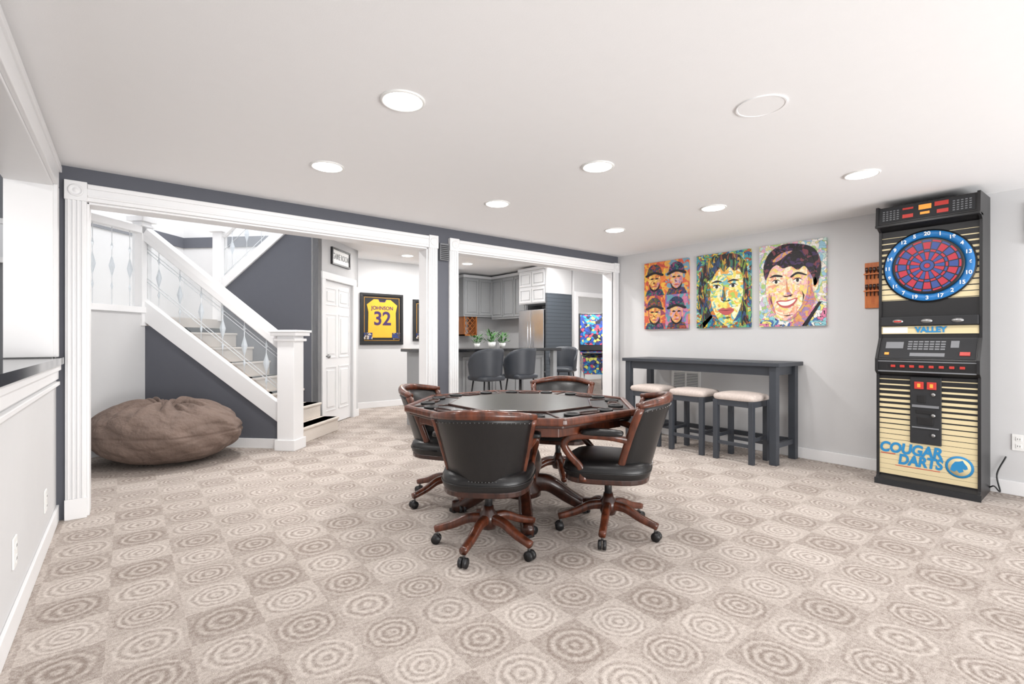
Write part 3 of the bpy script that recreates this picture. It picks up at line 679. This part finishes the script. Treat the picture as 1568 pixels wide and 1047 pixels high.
def slope(x0,x1,t0,t1,m,nm,th=.004):
    def P(t): return (0+.105*t,1.07+.18*t)
    a=P(t0);b=P(t1); n=(-.864*th,.504*th)
    prism(nm,[a,b,(b[0]+n[0],b[1]+n[1]),(a[0]+n[0],a[1]+n[1])],x0,x1,m,E,axis='x')
slope(-.30,.30,.05,.95,M['blackm'],'control_panel')
for r in range(4):
    for c in range(7):
        slope(-.12+c*.035,-.092+c*.035,.45+r*.11,.51+r*.11,M['gray'],'score_key',.006)
slope(-.27,-.15,.5,.8,M['gray'],'left_label',.006); slope(.15,.2,.55,.85,M['gray'],'right_label',.006)
slope(.21,.27,.2,.35,M['red'],'start_button',.012)
slope(-.27,-.24,.2,.3,M['orange'],'option_button',.01); slope(-.10,.12,.15,.3,M['gray'],'instruction_strip',.006)
boxes('name_strip',[(-.31,.31,.098,.112,1.285,1.35)],M['beige'],E)
boxes('name_card_left',[(-.30,-.13,.094,.098,1.292,1.343)],M['white'],E)
text('name_letters','VALLEY',.062,(.02,.094,1.317),M['cyan'],E,sx=.95,offset=.003)
boxes('speaker_bar',[(-.31,.31,.07,.112,1.355,1.43)],M['blackm'],E,bevel=.006)
for i,x in enumerate((-.19,.0,.19)):
    lathe('oval_emblem',[(.028,0),(.028,.004),(.001,.005)],M['silver'],E,seg=20,rot=(math.pi/2,0,0),loc=(x,.07,1.39)).scale=(1.3,.7,1)
boxes('red_label',[(-.215,-.165,.063,.066,1.384,1.396)],M['red'],E)
CZ=1.845; KY=.112
def sector(V,F,MI,r0,r1,a0,a1,y,mi,n=3):
    for i in range(n):
        b0=a0+(a1-a0)*i/n; b1=a0+(a1-a0)*(i+1)/n; k=len(V)
        for r,b in ((r0,b0),(r1,b0),(r1,b1),(r0,b1)): V.append((r*math.sin(b),y,CZ+r*math.cos(b)))
        F.append([k,k+1,k+2,k+3]); MI.append(mi)
V=[];F=[];MI=[]
y=KY-.03
for i in range(20):
    a0=math.radians(18*i-9+1.3);a1=math.radians(18*i+9-1.3); c=i%2
    for (r0,r1,m_) in ((.050,.110,c),(.117,.131,1-c),(.138,.192,c),(.198,.211,1-c)):
        sector(V,F,MI,r0,r1,a0,a1,y,m_)
    sector(V,F,MI,.022,.043,math.radians(18*i-9),math.radians(18*i+9),y,1); sector(V,F,MI,.001,.018,math.radians(18*i-9),math.radians(18*i+9),y,0)
me=mk('segments',V,F,[M['boardred'],M['boardblue']],E)
for p,mi in zip(me.data.polygons,MI): p.material_index=mi
lathe('board_base',[(.30,0),(.30,.012),(.23,.018),(.23,.028),(.22,.029),(.001,.029)],M['black'],E,seg=64,rot=(math.pi/2,0,0),loc=(0,KY,CZ))
lathe('number_ring',[(.240,.018),(.240,.024),(.285,.018),(.29,.012)],M['blue'],E,seg=64,rot=(math.pi/2,0,0),loc=(0,KY,CZ))
for i,nn in enumerate([20,1,18,4,13,6,10,15,2,17,3,19,7,16,8,11,14,9,12,5]):
    a=math.radians(18*i); text('number_%d'%nn,str(nn),.042,(.264*math.sin(a),KY-.026,CZ+.264*math.cos(a)),M['white'],E,offset=.001)
def hface(x0,x1,z0,z1,m,nm,th=.004):
    def yy(z): return .01+(z-2.22)*(.015/.145)
    prism(nm,[(yy(z0),z0),(yy(z1),z1),(yy(z1)-th,z1),(yy(z0)-th,z0)],x0,x1,m,E,axis='x')
hface(-.30,.30,2.235,2.355,M['blackm'],'header_panel')
for i in range(5):
    for j in range(5):
        hface(-.28+i*.024,-.266+i*.024,2.25+j*.018,2.258+j*.018,M['gray'],'lamp_label',.006)
        hface(.17+i*.024,.184+i*.024,2.25+j*.018,2.258+j*.018,M['gray'],'lamp_label',.006)
hface(-.145,-.075,2.25,2.28,M['red'],'score_display',.007); hface(.075,.145,2.25,2.28,M['red'],'score_display',.007)
hface(-.145,-.075,2.32,2.335,M['red'],'score_display_top',.007); hface(.06,.145,2.31,2.345,M['red'],'score_display_top',.007)
hface(-.03,.03,2.26,2.28,M['orange'],'center_lamp',.007); hface(-.04,.04,2.30,2.34,M['orange'],'center_lamp',.007)
boxes('header_lip',[(-.33,.33,-.012,.12,2.195,2.215)],M['black'],E,bevel=.003)
sweep('power_cord',bez([(.33,.40,.04),(.36,.38,.06),(.39,.41,.02),(.37,.43,.15),(.42,.445,.3)]),.01,.01,M['black'],E)
W=empty('wall_dart_rack',(XR,1.47,1.75),-math.pi/2)
boxes('board',[(-.06,.07,-.02,0,-.215,.215)],M['rackwood'],W,bevel=.004)
boxes('shelf',[(-.06,.07,-.05,-.02,.10,.112),(-.06,.07,-.05,-.02,-.06,-.048)],M['rackwood'],W)
Q=[]
for z in (.12,-.04):
    for x in (-.04,-.01,.02,.05): Q.append(([(x,-.035,z-.06),(x,-.035,z+.01)],.010,.010)); Q.append(([(x,-.035,z+.01),(x,-.035,z+.05)],.024,.005))
sweeps('darts',Q,M['mahogd'],W)

# ------------------------------------------------------------ bar table & stools
T=empty('console_bar_table',(0,0,0))
boxes('top',[(4.93,5.50,2.06,3.96,.97,1.01)],M['charwood'],T,bevel=.005)
boxes('apron',[(4.98,5.0,2.15,3.88,.88,.97),(5.43,5.45,2.15,3.88,.88,.97),(5.0,5.43,2.13,2.15,.88,.97),(5.0,5.43,3.88,3.90,.88,.97)],M['charwood'],T)
boxes('legs',[(4.96,5.03,2.10,2.17,0,.97),(5.40,5.47,2.10,2.17,0,.97),(4.96,5.03,3.86,3.93,0,.97),(5.40,5.47,3.86,3.93,0,.97)],M['charwood'],T,bevel=.004)
boxes('foot_rails',[(5.0,5.43,2.12,2.15,.16,.21),(5.0,5.43,3.88,3.91,.16,.21),(5.42,5.45,2.15,3.88,.16,.21)],M['charwood'],T)
def stool(y0,y1,x0=4.79,x1=5.17):
    e=empty('backless_stool',((x0+x1)/2,(y0+y1)/2,0)); w=(x1-x0)/2; d=(y1-y0)/2; t=.024
    L=[]
    for sx in (-1,1):
        for sy in (-1,1):
            cx=sx*(w-t-.012); cy=sy*(d-t-.012); L.append((cx-t,cx+t,cy-t,cy+t,0,.62))
    L+=[(-w+.02,w-.02,-d+.02,-d+.045,.56,.62),(-w+.02,w-.02,d-.045,d-.02,.56,.62),(-w+.02,-w+.045,-d+.02,d-.02,.56,.62),(w-.045,w-.02,-d+.02,d-.02,.56,.62)]
    L+=[(-w+.03,w-.03,-d+.025,-d+.045,.22,.255),(-w+.03,w-.03,d-.045,d-.025,.22,.255),(-w+.025,-w+.045,-d+.03,d-.03,.16,.195),(w-.045,w-.025,-d+.03,d-.03,.16,.195)]
    boxes('frame',L,M['charwood'],e,bevel=.003)
    cushion('seat',-w,w,-d,d,.61,.69,M['fabric'],e,puff=.01)
stool(2.24,2.68); stool(2.77,3.21); stool(3.31,3.75)

# ------------------------------------------------------------ poker table
P0=empty('octagonal_poker_table',(2.24,2.71,0))
def octo(r): return [(r*math.cos(math.radians(22.5+45*i)),r*math.sin(math.radians(22.5+45*i))) for i in range(8)]
def ring(name,r0,r1,z0,z1,m,bevel=.0):
    a=octo(r0);b=octo(r1); V=[(p[0],p[1],z0) for p in a]+[(p[0],p[1],z0) for p in b]+[(p[0],p[1],z1) for p in a]+[(p[0],p[1],z1) for p in b]; F=[]
    for i in range(8):
        j=(i+1)%8
        F+=[[i,j,8+j,8+i],[16+i,24+i,24+j,16+j],[i,16+i,16+j,j],[8+i,8+j,24+j,24+i]]
    return mk(name,V,F,m,P0,bevel=bevel)
TZ=.79
prism('apron',octo(.73),.665,.755,M['mahog'],P0,axis='z',bevel=.004)
ring('rim',.792,.835,.745,TZ,M['mahog'],.012)
ring('rim_molding',.70,.80,.725,.75,M['mahogd'],.006)
prism('bed',octo(.797),.755,TZ-.012,M['leather'],P0,axis='z')
ring('inner_rail',.52,.535,TZ-.016,TZ+.002,M['mahogd'],.004)
feltm=mat('table_cover_dark',(60,59,55),.3,var=.1)
prism('playing_surface',octo(.52),TZ-.016,TZ+.001,feltm,P0,axis='z')
for i in range(8):
    a=math.radians(22.5+45*i); c,s=math.cos(a),math.sin(a)
    sweep('divider',[(c*.53,s*.53,TZ-.012),(c*.80,s*.80,TZ-.012)],.018,.016,M['mahogd'],P0,power=.4)
for i in range(8):
    a=math.radians(45*i); c,s=math.cos(a),math.sin(a)
    for off in (-.15,.15):
        px=c*.655-s*off; py=s*.655+c*off
        lathe('cup_holder',[(.05,TZ-.012),(.05,TZ+.002),(.042,TZ+.004),(.038,TZ-.006),(.036,TZ-.012)],M['black'],P0,seg=20,center=(px,py))
    pl=[]
    for k in range(25):
        t=2*math.pi*k/24; ex=.038*math.cos(t); ey=.085*math.sin(t)
        px=c*(.655+ex)-s*ey; py=s*(.655+ex)+c*ey; pl.append((px,py,TZ-.008))
    sweep('chip_tray_rim',pl,.010,.014,M['mahogd'],P0)
    prism('chip_tray',[(p[0],p[1]) for p in pl[:-1]],TZ-.014,TZ-.009,M['mahogd'],P0,axis='z')
lathe('pedestal',[(.19,.64),(.17,.60),(.10,.56),(.09,.50),(.13,.42),(.15,.34),(.12,.25),(.11,.2),(.14,.16),(.14,.12),(.001,.12)][::-1],M['mahogd'],P0,seg=32)
boxes('pedestal_plate',[(-.25,.25,-.25,.25,.63,.67)],M['mahogd'],P0,bevel=.01)
for i in range(4):
    a=math.radians(45+90*i+10); c,s=math.cos(a),math.sin(a)
    pts=bez([(c*.08,s*.08,.20),(c*.2,s*.2,.19),(c*.34,s*.34,.10),(c*.44,s*.44,.045),(c*.50,s*.50,.04)],6)
    n=len(pts); sweep('foot',pts,[.07+.02*math.sin(3*j/n) for j in range(n)],[.13-.055*j/n for j in range(n)],M['mahogd'],P0)
    boxes('foot_pad',[(c*.48-.03,c*.48+.03,s*.48-.03,s*.48+.03,0,.02)],M['black'],P0)

# ------------------------------------------------------------ captain game chairs
def chair(x,y,face,bh=1.0):
    rz=math.atan2(face[1],face[0])-math.pi/2
    e=empty('swivel_captain_chair',(x,y,0),rz)
    L=[];C=[];ST=[]
    for i in range(5):
        a=math.radians(90+72*i+18); c,s=math.cos(a),math.sin(a)
        pts=bez([(c*.03,s*.03,.165),(c*.12,s*.12,.16),(c*.22,s*.22,.118),(c*.325,s*.325,.088)],5); n=len(pts)
        L.append((pts,[.055-.012*j/n for j in range(n)],[.06-.022*j/n for j in range(n)]))
        ST.append(([(c*.31,s*.31,.09),(c*.31,s*.31,.05)],.016,.016))
        ax=Vector((-s,c,0)); p=Vector((c*.318,s*.318,.028))
        for o in (-.014,.014):
            C.append(([p+ax*(o-.009),p+ax*(o+.009)],.056,.056))
    sweeps('base_legs',L,M['mahog'],e,n=10,power=.6)
    sweeps('casters',C,M['black'],e,n=16,up=(0,0,1)); sweeps('caster_stems',ST,M['silver'],e)
    lathe('hub',[(.001,.10),(.045,.105),(.058,.14),(.055,.19),(.035,.215),(.03,.24)],M['mahogd'],e,seg=20)
    lathe('gas_column',[(.024,.2),(.024,.36),(.001,.36)],M['black'],e,seg=16)
    boxes('seat_plate',[(-.1,.1,-.1,.1,.335,.36)],M['black'],e,bevel=.01)
    def so(k=1.0,dy=0):
        o=[]
        for i in range(28):
            t=2*math.pi*i/28; cx,sy=math.cos(t),math.sin(t)
            X=math.copysign(abs(cx)**.6,cx)*.262*k; Y=math.copysign(abs(sy)**.6,sy)*.262*k
            X*=1+.10*(Y/.26)
            o.append((X,Y+dy))
        return o
    prism('seat_frame',so(1.0),.36,.395,M['mahogd'],e,axis='z',bevel=.008)
    V=[];F=[];lv=[(.97,.385),(1.03,.405),(1.04,.44),(1.0,.47),(.90,.488),(.72,.497),(.4,.503),(.05,.505)]
    for k,z in lv:
        V+=[(p[0],p[1],z) for p in so(k)]
    for j in range(len(lv)-1):
        for i in range(28): F.append([j*28+i,j*28+(i+1)%28,(j+1)*28+(i+1)%28,(j+1)*28+i])
    F.append([(len(lv)-1)*28+i for i in range(28)])
    mk('seat_cushion',V,F,M['leather'],e,smooth=True)
    sweep('seat_piping',[(p[0]*1.04,p[1]*1.04,.43) for p in so(1.0)]+[(so(1.0)[0][0]*1.04,so(1.0)[0][1]*1.04,.43)],.01,.01,M['leather'],e)
    def B(t,h,off=0):
        Wd=.198+.068*h; x_=t*Wd
        y_=-.245-.10*h-.03*h*h+.15*abs(t)**2.3
        z_=.43+.395*bh*h+.028*(1-t*t)*h
        nx=t*.8; ny=-1; q=math.hypot(nx,ny)
        return (x_+off*nx/q,y_+off*ny/q,z_)
    nu,nv=20,12; V=[];F=[]
    for side in (0,1):
        for j in range(nv+1):
            for i in range(nu+1):
                t=-1+2*i/nu; h=j/nv
                puff=(1-t**4)*(1-(2*h-1)**4)
                off=(.018+.006*puff) if side==0 else -(.012+.028*puff)
                V.append(B(t,h,off))
    S1=(nu+1)*(nv+1)
    for j in range(nv):
        for i in range(nu):
            a=j*(nu+1)+i; F.append([a,a+nu+1,a+nu+2,a+1]); F.append([S1+a,S1+a+1,S1+a+nu+2,S1+a+nu+1])
    for i in range(nu):
        for a in (i,nv*(nu+1)+i): F.append([a,a+1,S1+a+1,S1+a])
    for j in range(nv):
        for a in (j*(nu+1),j*(nu+1)+nu): F.append([a,a+nu+1,S1+a+nu+1,S1+a])
    mk('back_leather',V,F,M['leather'],e,smooth=True)
    for t in (-.6,-.2,.2,.6):
        lathe('tuft_button',[(.008,0),(.006,.004),(.001,.005)],M['black'],e,seg=8,rot=(-math.pi/2,0,0),loc=B(t,.6,-.038))
    top=[B(-1.06+2.12*i/20,1.0,.0) for i in range(21)]
    top=[(p[0],p[1],p[2]+.012) for p in top]
    sweep('top_rail',top,[.05]*21,[.035+.022*(1-abs(-1+2*i/20)**2) for i in range(21)],M['mahog'],e,power=.7)
    bot=[B(-1.02+2.04*i/16,-.02,.004) for i in range(17)]
    sweep('bottom_rail',bot,.042,.045,M['mahog'],e,power=.7)
    NH=[]
    for i in range(23):
        NH.append(B(-.93+1.86*i/22,.065,.025)); NH.append(B(-.93+1.86*i/22,.93,.022))
    V=[];F=[]
    for p in NH:
        n=len(V); r=.004
        V+= [(p[0]-r,p[1],p[2]),(p[0],p[1],p[2]-r),(p[0]+r,p[1],p[2]),(p[0],p[1],p[2]+r),(p[0],p[1]-.005,p[2])]
        F+= [[n,n+1,n+4],[n+1,n+2,n+4],[n+2,n+3,n+4],[n+3,n,n+4]]
    mk('nailheads',V,F,M['silver'],e)
    for sg in (-1,1):
        pts=[Vector(B(sg*1.02,h,0)) for h in [i/10 for i in range(-2,11)]]
        pts[0].z=.37
        sweep('side_post',[tuple(p) for p in pts],[.04+.012*i/12 for i in range(13)],[.045]*13,M['mahog'],e,up=(0,1,0),power=.7)
        a0=B(sg*1.03,.5,0)
        arm=bez([(a0[0],a0[1],a0[2]+.0),(sg*.275,-.05,.655),(sg*.285,.08,.66),(sg*.288,.19,.645),(sg*.285,.235,.60),(sg*.272,.20,.53),(sg*.262,.14,.46),(sg*.262,.12,.375)],6)
        n=len(arm)
        sweep('arm',[tuple(p) for p in arm],[.045]*n,[.034+.008*math.sin(j*.3) for j in range(n)],M['mahog'],e,up=(1,0,0),power=.7)
        cushion('arm_pad',sg*.285-.034,sg*.285+.034,-.12,.13,.662,.70,M['leather'],e,puff=.006,n=5)
    return e
chair(1.70,2.37,(.68,.73),.93)
chair(2.45,2.08,(-.56,.83),1.03)
chair(1.96,3.24,(.62,-.78),.98)
chair(2.98,3.10,(-.80,-.60))

# ------------------------------------------------------------ world, camera
w=bpy.data.worlds.new('world'); scene.world=w; w.use_nodes=True
bg=w.node_tree.nodes['Background']; bg.inputs[0].default_value=(.98,.985,1,1); bg.inputs[1].default_value=1.35
cd=bpy.data.cameras.new('camera'); cd.sensor_width=36; cd.lens=742/1568*36; cd.shift_y=-.0016; cd.clip_start=.05; cd.clip_end=100
co=bpy.data.objects.new('camera',cd); COL.objects.link(co); co.location=(0,0,1.23); co.rotation_euler=(math.pi/2,0,-math.atan2(.6217,.7833))
scene.camera=co
